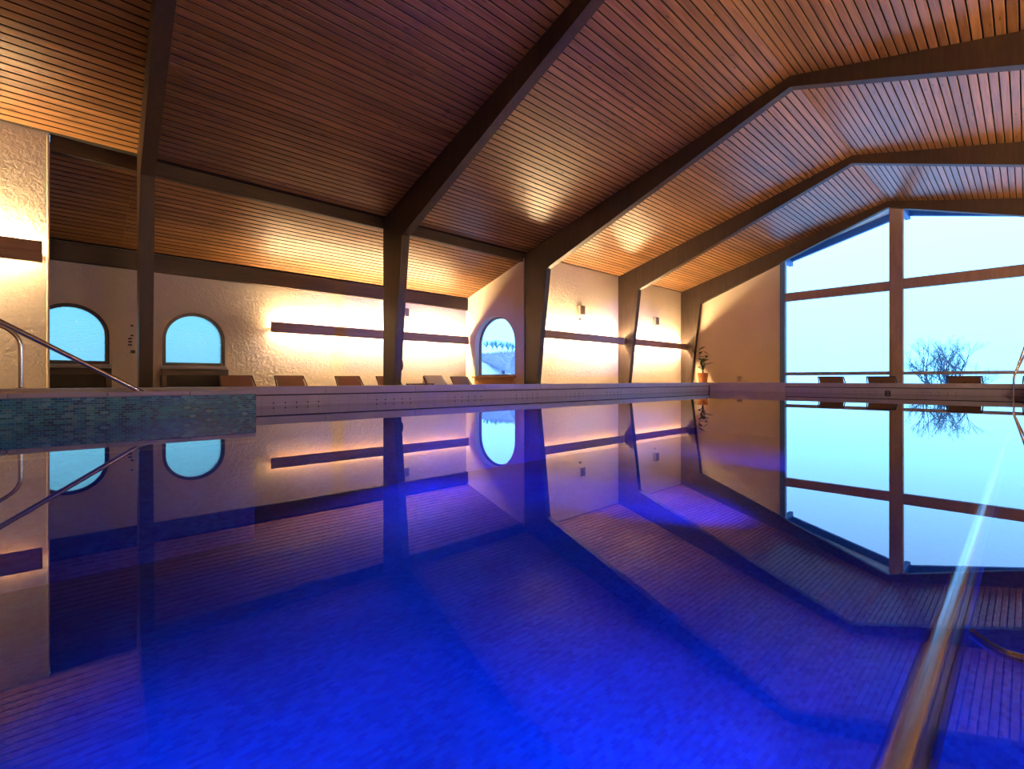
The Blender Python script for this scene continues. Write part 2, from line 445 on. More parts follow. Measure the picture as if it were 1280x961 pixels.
# ------------------------------------------------------------------ raised rim with coping slabs and a band of tiles
def rim_side(name, label, a, b, fixed, axis, out, lip_range=None, seg=1.54, first=0.0, tile=0.155):
    """a..b along the axis, 'fixed' = plane of the pool face, out = +1/-1 direction away from the water"""
    root = thing(name, label, 'pool rim', kind='structure')
    def bx(mb, u0, u1, d0, d1, z0, z1, bev=None):
        f0, f1 = sorted((fixed + out * d0, fixed + out * d1))
        args = (u0, u1, f0, f1, z0, z1) if axis == 'x' else (f0, f1, u0, u1, z0, z1)
        mb.bbox(*args, bev) if bev else mb.box(*args)
    core = MB(); bx(core, a, b, 0.05, RW, DECK, RIM - 0.03); bx(core, a, b, 0.05, 0.20, -0.25, 0.0)
    core.build('rim_core', MAT['slot'], root)
    la, lb = lip_range or (a, b)
    u = la - first
    while u < lb - 0.02:
        u0, u1 = max(u, la), min(u + seg, lb)
        if u1 > u0 + 0.03:
            mb = MB(); bx(mb, u0 + 0.0015, u1 - 0.0015, 0.0, RW, 0.152, RIM, 0.004)
            mb.build('coping_slab', MAT['lip'], root)
        u += seg
    # band tiles, set back under the lip
    mb = MB(); n = int((lb - la) / tile)
    for i in range(n + 1):
        u0 = la + i * tile; u1 = min(u0 + tile, lb)
        if u1 - u0 < 0.02: continue
        for z0, z1 in ((-0.24, -0.10), (-0.097, 0.035), (0.038, 0.134)):
            bx(mb, u0 + 0.0012, u1 - 0.0012, 0.028, 0.052, z0, z1)
    mb.build('band_tile', MAT['band'], root, kind='stuff')
    # small overflow slots on the tile joints just above the water
    mb = MB()
    for i in range(1, n):
        if (i // 5) % 2: continue
        u0 = la + i * tile
        bx(mb, u0 - 0.008, u0 + 0.008, 0.024, 0.035, 0.026, 0.044)
    mb.build('overflow_slot', MAT['slot'], root, kind='stuff')
    return root

rim_l = rim_side('pool_rim', 'long raised pool rim below the row of loungers at the arched windows', X_POOL_N, X_POOL_F, Y_POOL_L, 'x', +1, first=1.54 - (2.91 - X_POOL_N) % 1.54)
rim_f = rim_side('pool_rim', 'short pool rim in front of the glazed gable with an inlet nozzle', Y_POOL_R - RW, Y_POOL_L + RW, X_POOL_F, 'y', +1, lip_range=(Y_POOL_R - RW, 4.86))
rim_r = rim_side('pool_rim', 'long pool rim under the viewer along the steel grab rail', X_POOL_N, X_POOL_F, Y_POOL_R, 'x', -1)
rim_n = rim_side('pool_rim', 'short pool rim at the near end behind the tiled platform', Y_POOL_R - RW, Y_POOL_L + RW, X_POOL_N, 'y', -1)
# the far corner has no lip: a plain tiled face up to the top
mb = MB(); u = 4.862
while u < Y_POOL_L - 0.01:
    for k in range(4):
        z0 = -0.20 + k * 0.1155
        mb.box(X_POOL_F + 0.002, X_POOL_F + 0.052, u + 0.001, min(u + 0.115, Y_POOL_L) - 0.001, z0 + 0.001, min(z0 + 0.1145, RIM - 0.001))
    u += 0.115
mb.box(X_POOL_F + 0.052, X_POOL_F + RW, 4.862, Y_POOL_L + RW, RIM - 0.031, RIM)
mb.build('wall_tile', plain('plain_rim_tile', (0.50, 0.42, 0.34), 0.35, noise=0.07), rim_f, kind='stuff')

# ------------------------------------------------------------------ walls
def arch_pts(c, w, zs, z0, n=18):
    """outline of an arched opening (u, z) from the sill's left corner over the top to its right corner"""
    r = w / 2
    return [(c - r, z0)] + [(c - r * math.cos(math.pi * i / n), zs + r * math.sin(math.pi * i / n)) for i in range(n + 1)] + [(c + r, z0)]

def arch_wall(name, mat, u0, u1, z0, top, arches, plane, depth, axis, label):
    """wall on the plane with arched holes; top(u) gives its upper edge; depth goes outward from the room"""
    mb = MB()
    P = (lambda u, z, d: (u, plane + d, z)) if axis == 'x' else (lambda u, z, d: (plane + d, u, z))
    cols = []
    us = {u0, u1}
    for c, w, zs, zb in arches:
        for u, z in arch_pts(c, w, zs, zb): us.add(round(min(max(u, u0), u1), 5))
    us = sorted(us)
    def hole(u):
        for c, w, zs, zb in arches:
            if abs(u - c) <= w / 2 + 1e-6:
                return zb, zs + math.sqrt(max(0, (w / 2) ** 2 - (u - c) ** 2))
        return None
    for a, b in zip(us, us[1:]):
        mid = hole((a + b) / 2)
        for d in (0, depth):
            if mid is None:
                q = [P(a, z0, d), P(b, z0, d), P(b, top(b), d), P(a, top(a), d)]
                mb.add(q, [(0, 1, 2, 3)])
            else:
                ha, hb = hole(a), hole(b)
                mb.add([P(a, z0, d), P(b, z0, d), P(b, mid[0], d), P(a, mid[0], d)], [(0, 1, 2, 3)])
                mb.add([P(a, ha[1], d), P(b, hb[1], d), P(b, top(b), d), P(a, top(a), d)], [(0, 1, 2, 3)])
    for c, w, zs, zb in arches:
        pts = arch_pts(c, w, zs, zb)
        for (ua, za), (ub, zb2) in zip(pts, pts[1:] + pts[:1]):
            mb.add([P(ua, za, 0), P(ub, zb2, 0), P(ub, zb2, depth), P(ua, za, depth)], [(0, 1, 2, 3)])
    for u in (u0, u1):
        mb.add([P(u, z0, 0), P(u, z0, depth), P(u, top(u), depth), P(u, top(u), 0)], [(0, 1, 2, 3)])
    mb.add([P(u0, top(u0), 0), P(u1, top(u1), 0), P(u1, top(u1), depth), P(u0, top(u0), depth)], [(0, 1, 2, 3)])
    return mb.build(name, mat, label=label, **ST)

ZA_POST, ZA_WALL = 3.70, 2.86           # aisle ceiling height at the posts and at the wall
def za(y): return ZA_POST + (ZA_WALL - ZA_POST) * (y - Y_POST) / (Y_AISLE - Y_POST)

ARCH_A = [(0.20, 1.12, 1.20, 0.645), (2.145, 1.12, 1.20, 0.645)]
arch_wall('wall_left', MAT['stucco'], X_BACK, X_END + 0.25, DECK, lambda u: 2.90, ARCH_A, Y_AISLE, 0.30, 'x', 'cream stucco wall with two arched windows behind the radiators')
arch_wall('wall_aisle_end', MAT['stucco_fine'], Y_POST - 0.01, Y_AISLE, DECK, lambda u: za(u) + 0.05, [(10.78, 1.64, 1.40, 0.46)], X_END, 0.25, 'y', 'cream plaster end wall with a tall arched window')

def wall_box(name, label, *b, mat='stucco'):
    m = MB(); m.box(*b); return m.build(name, MAT[mat], label=label, **ST)
m = MB(); m.prism_y([(FX_NICHE, DECK), (X_GABLE, DECK), (X_GABLE, zl(Y_WALL)), (FX_NICHE, zl(Y_WALL))], Y_WALL, Y_WALL + 0.3)
m.build('wall_niche', MAT['stucco'], label='pale stucco wall between the far timber posts', **ST)
near = wall_box('wall_near', 'rough cream stucco wall at the picture edge behind the handrail', X_BACK, -0.055, Y_POST - 0.03, Y_POST + 0.27, DECK, zl(Y_POST) + 0.12)
m = MB(); m.tube([(-0.072, Y_POST - 0.016, DECK), (-0.072, Y_POST - 0.016, 3.85)], 0.02, 10)
m.build('trim_corner_bead', MAT['stucco_fine'], near)
wall_box('wall_right', 'cream stucco wall on the viewer side', X_BACK, X_GABLE, Y_RIGHT - 0.3, Y_RIGHT, DECK, zr(Y_RIGHT) + 0.05)
m = MB(); m.prism_x([(Y_RIGHT, DECK), (Y_AISLE, DECK), (Y_AISLE, 2.9), (Y_POST, zl(Y_POST)), (Y_RIDGE, Z_RIDGE), (Y_RIGHT, zr(Y_RIGHT))], X_BACK - 0.3, X_BACK)
m.build('wall_back', MAT['stucco'], label='cream wall closing the near end of the hall', **ST)
# gable: solid parts left and right of the glazing
GY0, GY1 = -0.30, 5.93
m = MB(); m.prism_x([(GY1, DECK), (Y_POST + 0.2, DECK), (Y_POST + 0.2, zl(Y_POST + 0.2)), (GY1, zl(GY1))], X_GABLE, X_GABLE + 0.25)
m.prism_x([(Y_RIGHT, DECK), (GY0, DECK), (GY0, zr(GY0)), (Y_RIGHT, zr(Y_RIGHT))], X_GABLE, X_GABLE + 0.25)
m.build('wall_gable', MAT['stucco_fine'], label='smooth cream gable wall beside the big window', **ST)

END_SKEW = math.asin(0.18 / 2.36)      # the aisle's end wall runs slightly askew, to meet the post's front face
def skew_end(o):
    ca, sa = math.cos(END_SKEW), math.sin(END_SKEW)
    px, py = X_END, Y_AISLE
    o.rotation_euler.z = END_SKEW
    o.location = (px - (ca * px - sa * py), py - (sa * px + ca * py), 0)
skew_end(bpy.data.objects['wall_aisle_end'])

# ------------------------------------------------------------------ ceilings: every board is a piece
PITCH, GAP = 0.1215, 0.018
def plank_mesh(length, w=PITCH - GAP, t=0.018):
    b = 0.004
    prof = [(-w / 2, t), (-w / 2, b), (-w / 2 + b, 0), (w / 2 - b, 0), (w / 2, b), (w / 2, t)]
    mb = MB(); mb.prism_x([(y, z) for y, z in prof], 0, length)
    me = mb.mesh('plank', MAT['plank'])
    me.materials.append(MAT['backing'])           # side faces take the dark backing colour, keeping the joints dark
    for i in (2, 6): me.polygons[i].material_index = 1
    return me
def slope_ceiling(label, ya, za_, yb, zb, bays, cov):
    """boards run along X; the slope goes from (ya, za_) down to (yb, zb)"""
    root = thing('ceiling', label, 'ceiling', kind='structure')
    L = math.hypot(yb - ya, zb - za_); uy, uz = (yb - ya) / L, (zb - za_) / L
    ny, nz = -uz, uy
    if nz < 0: ny, nz = -ny, -nz
    mb = MB()
    p = lambda u, n: (ya + uy * u + ny * n, za_ + uz * u + nz * n)
    mb.prism_x([p(0, 0.020), p(L, 0.020), p(L, 0.10), p(0, 0.10)], cov[0], cov[1])
    mb.build('roof_board', MAT['backing'], root)
    ang = math.atan2(uz, uy)
    if uy < 0: ang = math.atan2(-uz, -uy)
    n = int(L / PITCH)
    for bx0, bx1 in bays:
        me = plank_mesh(bx1 - bx0)
        for i in range(n):
            y, z = p((i + 0.5) * PITCH - GAP / 2, 0.0)
            o = link('plank', me, root, (bx0, y, z)); o.rotation_euler.x = ang
    return root
m_c = MB(); m_c.prism_x([(Y_RIDGE - 0.3, zr(Y_RIDGE - 0.3) + 0.09), (Y_RIDGE, Z_RIDGE + 0.022), (Y_RIDGE + 0.3, zl(Y_RIDGE + 0.3) + 0.09), (Y_RIDGE, Z_RIDGE + 0.2)], X_BACK, X_GABLE + 0.25)
m_c.build('trim_5', MAT['backing'], label='dark ridge board where the two roof slopes meet', **ST)
FX = FRAME_X
bays = [(X_BACK, FX[0]), (FX[0], FX[1]), (FX[1], FX[2]), (FX[2], FX[3]), (FX[3], X_GABLE)]
bays = [(a + 0.0005, b - 0.0005) for a, b in bays]
slope_ceiling('main roof slope of narrow brown boards over the loungers', Y_RIDGE + 0.004, Z_RIDGE, Y_POST, zl(Y_POST), bays, (X_BACK, X_GABLE))
slope_ceiling('roof slope of brown boards on the viewer side of the ridge', Y_RIDGE - 0.004, Z_RIDGE, Y_RIGHT, zr(Y_RIGHT), [(X_BACK, FX[1] - 0.002)] + bays[2:], (X_BACK, X_GABLE))
slope_ceiling('low aisle roof slope of brown boards above the arched windows', Y_POST, ZA_POST, Y_AISLE, ZA_WALL, [bays[0], bays[1], (FX[1] + 0.002, X_END + 0.22)], (X_BACK, X_END + 0.24))

# beams along the eaves
def trim(name, label, mat, *b):
    m = MB(); m.bbox(*b, 0.008); return m.build(name, MAT[mat], label=label, **ST)
trim('trim_1', 'dark eaves beam running behind the three nearest timber posts', 'beam_x', -0.05, FX[2] + 0.1, Y_POST + 0.002, Y_POST + 0.14, 3.655, 3.97)
trim('trim_4', 'dark wall plate along the top of the arched window wall', 'beam_x', X_BACK, X_END, Y_AISLE - 0.10, Y_AISLE, 2.505, 2.855)

# ------------------------------------------------------------------ timber portal frames
def portal(x, label, skew=0.0):
    # the two frames nearest the viewer stand slightly askew, turning about their aisle posts
    root = thing('portal_frame', label, 'timber frame', (x - 9.4 * math.sin(skew), 9.4 - 9.4 * math.cos(skew), 0), group='dark timber roof frames', rz=-skew)
    yk, zk = 8.806, 3.334               # inner knee
    yb = 9.251                          # inner edge of the post at its foot
    y0, z0 = Y_POST, zl(Y_POST)
    zb = 5.596
    b = 0.010
    def part(name, poly):
        m = MB(); m.prism_x(poly, 0, FRAME_T)
        return m.build(name, MAT['beam'], root)
    part('post', [(y0, DECK), (y0, z0), (yk, zk), (yb, DECK + 0.0)])
    part('rafter', [(y0, z0 + 0.002), (Y_RIDGE, Z_RIDGE - 0.002), (Y_RIDGE, zb), (yk, zk)])
    m_ = 0.335
    yk2 = -3.05
    zk2 = zb - m_ * (Y_RIDGE - yk2)
    part('rafter', [(Y_RIDGE, zb), (Y_RIDGE, Z_RIDGE - 0.002), (Y_RIGHT + 0.02, zr(Y_RIGHT + 0.02)), (yk2, zk2)])
    part('post', [(Y_RIGHT + 0.02, DECK), (yk2 - 0.445, DECK), (yk2, zk2), (Y_RIGHT + 0.02, zr(Y_RIGHT + 0.02))])
    return root
FL = ['timber portal frame with the thin bluish-edged post nearest the handrail', 'timber portal frame whose post stands amid the loungers, cloth bag hung on it',
      'timber portal frame whose post stands beside the tall arched window', 'timber portal frame between the two lamp-lit wall niches',
      'timber portal frame against the gable beside the potted plant']
for x, l, k in zip(FX, FL, (3.0, 2.0, 0, 0, 0)): portal(x, l, math.radians(k))

# ------------------------------------------------------------------ windows
def arch_window(name, label, c, w, zs, zb, plane, axis, depth_at, frame_w, pane_mat, frame_mat, sill=None):
    root = thing(name, label, 'window', kind='structure')
    P = (lambda u, z, d: (u, plane + d, z)) if axis == 'x' else (lambda u, z, d: (plane + d, u, z))
    o_ = arch_pts(c, w, zs, zb)
    i_ = arch_pts(c, w - 2 * frame_w, zs, zb + frame_w)
    mb = MB(); n = len(o_)
    d0, d1 = depth_at, depth_at + 0.06
    vs = [P(u, z, d0) for u, z in o_] + [P(u, z, d0) for u, z in i_] + [P(u, z, d1) for u, z in o_] + [P(u, z, d1) for u, z in i_]
    fs = []
    for k in range(n):
        k2 = (k + 1) % n
        fs += [(k, k2, n + k2, n + k), (2 * n + k, 3 * n + k, 3 * n + k2, 2 * n + k2), (n + k, n + k2, 3 * n + k2, 3 * n + k), (k, 2 * n + k, 2 * n + k2, k2)]
    mb.add(vs, fs); mb.build('window_frame', frame_mat, root)
    mb = MB(); mb.add([P(u, z, d0 + 0.03) for u, z in i_], [tuple(range(n))])
    mb.build('pane', pane_mat, root)
    return root
for i, (c, w, zs, zb) in enumerate(ARCH_A):
    r = arch_window('window_%d' % (i + 1), ('arched rippled glass window cut by the stucco wall edge behind the handrail', 'arched rippled glass window right of the thin timber post')[i],
                    c, w, zs, zb, Y_AISLE, 'x', 0.03, 0.065, MAT['frosted'], MAT['dark_frame'])
    mb = MB(); mb.bbox(c - 0.60, c + 0.60, Y_AISLE - 0.06, Y_AISLE + 0.03, zb - 0.055, zb, 0.006)
    mb.build('sill', MAT['white_sill'], r)
    # painted plaster band around the opening
    a = arch_pts(c, w + 0.11, zs, zb); bb = arch_pts(c, w, zs, zb); n = len(a); mb = MB()
    Yp = Y_AISLE - 0.006
    mb.add([(u, Yp, z) for u, z in a] + [(u, Yp, z) for u, z in bb] + [(u, Y_AISLE + 0.01, z) for u, z in a] + [(u, Y_AISLE + 0.01, z) for u, z in bb],
           [f for k in range(n - 1) for f in ((k, k + 1, n + k + 1, n + k), (n + k, n + k + 1, 3 * n + k + 1, 3 * n + k), (k, 2 * n + k, 2 * n + k + 1, k + 1))])
    mb.build('surround', MAT['stucco_fine'], r)
r = arch_window('window_3', 'tall clear arched window with a view of frosted trees', 10.78, 1.64, 1.40, 0.46, X_END, 'y', 0.18, 0.05, MAT['glass'], MAT['window_timber'])
mb = MB(); mb.bbox(X_END - 0.10, X_END + 0.18, 9.93, 11.66, 0.40, 0.462, 0.008); mb.build('sill', MAT['sill_wood'], r)
mb = MB(); mb.bbox(X_END - 0.05, X_END - 0.001, 10.0, 11.60, 0.22, 0.398, 0.008); mb.build('sill_board', MAT['sill_wood'], r); skew_end(r)

# glazed gable
g = thing('window_4', 'large glazed gable with dark mullion and crossbar looking onto pale fog', 'window', kind='structure')
def gp(name, mat, *b, bev=0.01):
    m = MB(); m.bbox(*b, bev); return m.build(name, MAT[mat], g)
XG0, XG1 = X_GABLE - 0.02, X_GABLE + 0.16
MY0, MY1 = 2.555, 2.885
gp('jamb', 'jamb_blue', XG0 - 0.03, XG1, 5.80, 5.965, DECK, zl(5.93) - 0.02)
gp('jamb', 'window_timber', XG0, XG1, GY0 - 0.03, GY0 + 0.10, DECK, zr(GY0) - 0.02)
gp('mullion', 'window_timber', XG0 - 0.06, XG1, MY0, MY1, DECK, 5.62)
gp('crossbar', 'window_timber', XG0, XG1 - 0.02, MY1, 5.80, 3.085, 3.375)
gp('crossbar', 'window_timber', XG0, XG1 - 0.02, GY0 + 0.10, MY0, 3.095, 3.405)
gp('handrail', 'gable_rail', XG0 + 0.02, XG1 - 0.04, MY1, 5.80, 0.500, 0.612, bev=0.02)
gp('handrail', 'gable_rail', XG0 + 0.02, XG1 - 0.04, GY0 + 0.10, MY0, 0.503, 0.598, bev=0.02)
gp('bottom_rail', 'window_timber', XG0, XG1, MY1, 5.80, DECK, DECK + 0.12)
gp('bottom_rail', 'window_timber', XG0, XG1, GY0 + 0.10, MY0, DECK, DECK + 0.12)
xg = X_GABLE + 0.07
def pane(poly):
    m = MB(); m.add([(xg, y, z) for y, z in poly], [tuple(range(len(poly)))]); m.build('pane', MAT['glass'], g)
pane([(MY1, 3.375), (5.80, 3.375), (5.80, zl(5.8)), (MY1, zl(MY1 + 0.05))])
pane([(GY0 + 0.1, 3.405), (MY0, 3.405), (MY0, zr(MY0)), (GY0 + 0.1, zr(GY0 + 0.1))])
pane([(MY1, 0.56), (5.80, 0.56), (5.80, 3.085), (MY1, 3.085)])
pane([(GY0 + 0.1, 0.55), (MY0, 0.55), (MY0, 3.095), (GY0 + 0.1, 3.095)])
pane([(MY1, DECK + 0.12), (5.80, DECK + 0.12), (5.80, 0.55), (MY1, 0.55)])
pane([(GY0 + 0.1, DECK + 0.12), (MY0, DECK + 0.12), (MY0, 0.55), (GY0 + 0.1, 0.55)])

# roof overhang outside the gable: verge beam, purlin ends and soffit
XV = 20.2
vg = thing('roof_overhang', 'blue painted roof overhang outside the glazed gable', 'roof', kind='structure')
ZV = 5.69
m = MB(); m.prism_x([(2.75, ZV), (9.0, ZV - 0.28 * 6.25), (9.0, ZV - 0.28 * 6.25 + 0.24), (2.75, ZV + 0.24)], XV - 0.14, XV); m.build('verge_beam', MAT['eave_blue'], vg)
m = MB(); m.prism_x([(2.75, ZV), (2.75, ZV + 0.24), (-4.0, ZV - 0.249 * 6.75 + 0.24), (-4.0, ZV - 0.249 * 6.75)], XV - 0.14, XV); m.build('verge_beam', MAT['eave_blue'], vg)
m = MB(); m.prism_x([(2.75, ZV + 0.24), (9.6, ZV + 0.24 - 0.28 * 6.85), (9.6, ZV + 0.32 - 0.28 * 6.85), (2.75, ZV + 0.32), (-4.3, ZV + 0.32 - 0.249 * 7.05), (-4.3, ZV + 0.24 - 0.249 * 7.05)], X_GABLE + 0.26, XV + 0.15)
m.build('soffit', MAT['white_sill'], vg)
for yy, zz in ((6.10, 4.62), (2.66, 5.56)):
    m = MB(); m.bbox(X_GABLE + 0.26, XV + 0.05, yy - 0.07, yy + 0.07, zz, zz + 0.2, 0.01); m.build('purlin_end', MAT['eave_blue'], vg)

# ------------------------------------------------------------------ wall lamps: a board with a warm tube behind it
def wall_lamp(x0, x1, yw, z0, z1, depth, label, side=1, lift=0.74):
    """yw = wall plane; the lamp stands off it towards the pool (side=+1: wall on +Y)"""
    root = thing('wall_lamp', label, 'wall lamp', (x0, yw, z0), group='long wooden wall lamps')
    L, H = x1 - x0, z1 - z0
    s = -side
    def ybox(mb, xa, xb, da, db, za_, zb_, bev=0.006):
        a, b = sorted((s * da, s * db)); mb.bbox(xa, xb, a, b, za_, zb_, bev)
    m = MB(); ybox(m, 0, L, depth - 0.035, depth, 0, H); m.build('front_board', MAT['board'], root)
    k = max(2, int(L / 1.6))
    for i in range(k + 1):
        xx = min(max(i * L / k, 0.06), L - 0.06)
        m = MB(); ybox(m, xx - 0.02, xx + 0.02, 0, depth - 0.036, H * 0.40, H * 0.56, 0.003)
        m.build('bracket', MAT['board'], root)
    m = MB(); m.tube([(0.10, s * depth * 0.5, H * lift), (L - 0.10, s * depth * 0.5, H * lift)], 0.02, 8)
    m.build('tube', MAT['tube'], root)
    return root
wall_lamp(3.60, X_END - 0.02, Y_AISLE, 1.44, 1.69, 0.17, 'long wooden wall lamp above the loungers on the arched window wall', lift=0.70)
wall_lamp(FX[2] + FRAME_T + 0.03, FX[3] - 0.02, Y_WALL, 1.535, 1.775, 0.26, 'wooden wall lamp in the niche right of the tall arched window')
wall_lamp(FX[3] + FRAME_T + 0.03, FX[4] - 0.02, Y_WALL, 1.545, 1.78, 0.26, 'wooden wall lamp in the niche next to the gable', lift=0.58)
wall_lamp(X_BACK + 0.1, -0.125, Y_POST - 0.03, 2.00, 2.30, 0.14, 'wooden wall lamp on the rough stucco wall above the handrail')
for i in range(4):  # lamps added on the unseen wall for more warm light
    wall_lamp(FX[i] + FRAME_T + 0.05, FX[i + 1] - 0.05, Y_RIGHT, 1.54, 1.78, 0.26,
              ['wooden wall lamp on the viewer side wall, first bay', 'wooden wall lamp on the viewer side wall, second bay', 'wooden wall lamp on the viewer side wall, third bay', 'wooden wall lamp on the viewer side wall, bay by the gable'][i], side=-1)

# opal globes added out of view as warm fill light for the hall
for i in range(4):
    gx = (FX[i] + FX[i + 1]) / 2 + 0.1
    gl = thing('globe_lamp', ['opal globe lamp on the viewer side wall, first bay', 'opal globe lamp on the viewer side wall, second bay', 'opal globe lamp on the viewer side wall, third bay', 'opal globe lamp on the viewer side wall, bay by the gable'][i],
               'wall lamp', (gx, Y_RIGHT, 2.35), group='opal globe lamps')
    m = MB(); n = 10; m.lathe([(0.02 + 0.14 * math.sin(math.pi * k / n), -0.15 * math.cos(math.pi * k / n)) for k in range(n + 1)], 0, 0.24, 20)
    m.build('globe', MAT['globe'], gl, smooth=True)
    m = MB(); m.bbox(-0.05, 0.05, 0, 0.02, -0.08, 0.08, 0.005); m.tube([(0, 0.02, 0), (0, 0.10, 0)], 0.018, 10); m.build('arm', MAT['steel'], gl)

# ------------------------------------------------------------------ blue underwater lamps
def pool_lamp(x, y, side, label, watts, tip=0.55, spread=115, turn=0.0):
    root = thing('pool_lamp', label, 'pool lamp', (x, y, -0.16), group='blue underwater lamps')
    s = -side
    m = MB(); n = 20
    ringpts = [(0.115 * math.cos(2 * math.pi * k / n), s * 0.004, 0.115 * math.sin(2 * math.pi * k / n)) for k in range(n + 1)]
    m.tube(ringpts, 0.012, 8, caps=False); m.build('ring', MAT['steel'], root, smooth=True)
    m = MB(); m.add([(0.11 * math.cos(2 * math.pi * k / n), s * 0.006, 0.11 * math.sin(2 * math.pi * k / n)) for k in range(n)], [tuple(range(n))])
    m.build('lens', MAT['lens'], root)
    ld = bpy.data.lights.new('pool_lamp_light', 'AREA'); ld.shape = 'DISK'; ld.size = 0.2; ld.energy = POOL_LAMP * watts; ld.color = (0.004, 0.13, 1.0)
    lo = bpy.data.objects.new('lamp_light', ld); C.objects.link(lo); lo.parent = root
    ld.spread = math.radians(spread)
    lo.location = (0, s * 0.03, 0); lo.rotation_euler = ((math.pi / 2 - tip) * (1 if s > 0 else -1), 0, turn)   # tipped a little towards the floor
    return root
LP = [4.38, 10.45]
pool_lamp(4.38, Y_POOL_L + 0.02, 1, 'blue underwater lamp below the loungers near the middle post', 1.3, tip=0.42, spread=140)
pool_lamp(10.45, Y_POOL_L + 0.02, 1, 'blue underwater lamp in the long rim below the wall niches', 0.6, tip=0.42, spread=130)
pool_lamp(1.6, Y_POOL_R - 0.02, -1, 'blue underwater lamp under the viewer, nearest', 0.7)  # added out of view to light the near pool floor
pool_lamp(5.6, Y_POOL_R - 0.02, -1, 'blue underwater lamp under the viewer side rim, middle', 3.2, tip=0.08, spread=46, turn=-0.15)  # added, aimed low across the water to turn the long rim blue

pool_lamp(9.0, Y_POOL_R - 0.02, -1, 'blue underwater lamp under the viewer side rim, far', 5.4, tip=0.08, spread=44, turn=-0.50)  # added, carries the blue on to the far part of the rim
pool_lamp(3.3, Y_POOL_R - 0.02, -1, 'blue underwater lamp under the viewer side rim, second', 0.2, tip=1.0, spread=150)  # added, tipped down to lift the dark floor along this wall
nl = pool_lamp(0, 0, -1, 'blue underwater lamp in the near end wall of the basin', 0.6, tip=0.38)  # added out of view to brighten the floor at the near end
nl.location = (X_POOL_N - 0.02, 2.2, -0.16); nl.rotation_euler.z = -math.pi / 2
# ------------------------------------------------------------------ mosaic platform with handrails
PX, PY = 1.556, 5.609
pf = thing('mosaic_platform', 'raised platform faced in blue brick mosaic at the water by the handrails', 'platform', kind='structure')
m = MB(); m.box(X_POOL_N, PX - 0.012, PY + 0.012, Y_POOL_L + 0.02, POOL_FLOOR, 0.195); m.build('platform_core', MAT['basin'], pf)
m = MB(); m.bbox(X_POOL_N, PX, PY + 0.20, Y_POOL_L, 0.195, 0.243, 0.004); m.build('platform_top', MAT['platform_top'], pf)
u = X_POOL_N
while u < PX - 0.01:
    u1 = min(u + 0.62, PX); m = MB(); m.bbox(u + 0.0015, u1 - 0.0015, PY - 0.006, PY + 0.197, 0.205, 0.247, 0.006); m.build('coping_slab', MAT['lip'], pf); u = u1
def mosaic(x_from, x_to, z_from, z_to):
    mb = MB(); cols = []
    tw, th, gp_ = 0.046, 0.021, 0.0028
    rows = int((z_to - z_from) / th)
    pal = [(0.018, 0.11, 0.20), (0.025, 0.16, 0.31), (0.04, 0.24, 0.38), (0.012, 0.06, 0.15), (0.07, 0.29, 0.40), (0.025, 0.14, 0.33)]
    rr = random.Random(3)
    def lime(x, z): return max(0.0, math.sin(x * 5.1 + 1.3) * math.sin(x * 2.3 + z * 9) * 0.5 + 0.15)
    for j in range(rows):
        z0 = z_to - (j + 1) * th
        x = x_from - (tw / 2 if j % 2 else 0)
        while x < x_to - 0.004:
            xa, xb = max(x, x_from) + gp_ / 2, min(x + tw, x_to) - gp_ / 2
            if xb - xa > 0.006:
                d = rr.uniform(0, 0.0015)
                n0 = len(mb.f)
                mb.box(xa, xb, PY - 0.001 - d, PY + 0.012, z0 + gp_ / 2, z0 + th - gp_ / 2)
                c = rr.choice(pal)
                if rr.random() < 0.16 * lime(x, z0) * 3: c = tuple(v * 0.7 + w for v, w in zip(c, (0.13, 0.20, 0.24)))
                cols += [c] * 6
            x += tw
    me = mb.mesh('mosaic_tile', MAT['mosaic'])
    at = me.attributes.new('tile_col', 'FLOAT_COLOR', 'FACE')
    at.data.foreach_set('color', [v for c in cols for v in (*c, 1.0)])
    return link('mosaic_tile', me, pf, kind='stuff')
mosaic(X_POOL_N, PX - 0.0, -0.30, 0.203)
m = MB(); m.box(X_POOL_N, PX - 0.001, PY + 0.003, PY + 0.0125, -0.30, 0.203); m.build('mosaic_grout', plain('mosaic_grout', (0.30, 0.42, 0.50), 0.7), pf)

def rounded(pts, r, n=6):
    """polyline with its inner corners rounded"""
    pts = [Vector(p) for p in pts]; out = [pts[0]]
    for a, b, c in zip(pts, pts[1:], pts[2:]):
        d1, d2 = (a - b).normalized(), (c - b).normalized()
        p0, p1 = b + d1 * r, b + d2 * r
        for i in range(n + 1):
            t = i / n
            out.append(p0 * (1 - t) ** 2 + b * 2 * t * (1 - t) + p1 * t * t)
    out.append(pts[-1]); return out
hr = thing('handrail', 'steel handrail rising from the pink coping of the mosaic platform', 'handrail', (0.583, 5.65, 0.247))
m = MB(); m.tube(rounded([(0, 0, 0), (-1.95, 0, 1.247), (-2.4, 0, 1.247), (-2.4, 0, -0.50)], 0.12), 0.021, 16); m.build('rail', MAT['steel'], hr, smooth=True)
m = MB(); m.lathe([(0.045, 0.0), (0.045, 0.006), (0.024, 0.014)], 0, 0, 20); m.build('base_flange', MAT['steel'], hr, smooth=True)
hr2 = thing('handrail', 'steel handrail with an upright post in front of the rough stucco wall', 'handrail', (-0.272, 7.55, RIM))
m = MB(); m.tube(rounded([(0, 0, 0), (0, 0, 0.575), (-1.1, 0, 1.30), (-1.55, 0, 1.30), (-1.55, 0, -0.52)], 0.13), 0.021, 16); m.build('rail', MAT['steel'], hr2, smooth=True)
m = MB(); m.lathe([(0.045, 0.0), (0.045, 0.006), (0.024, 0.014)], 0, 0, 20); m.build('base_flange', MAT['steel'], hr2, smooth=True)

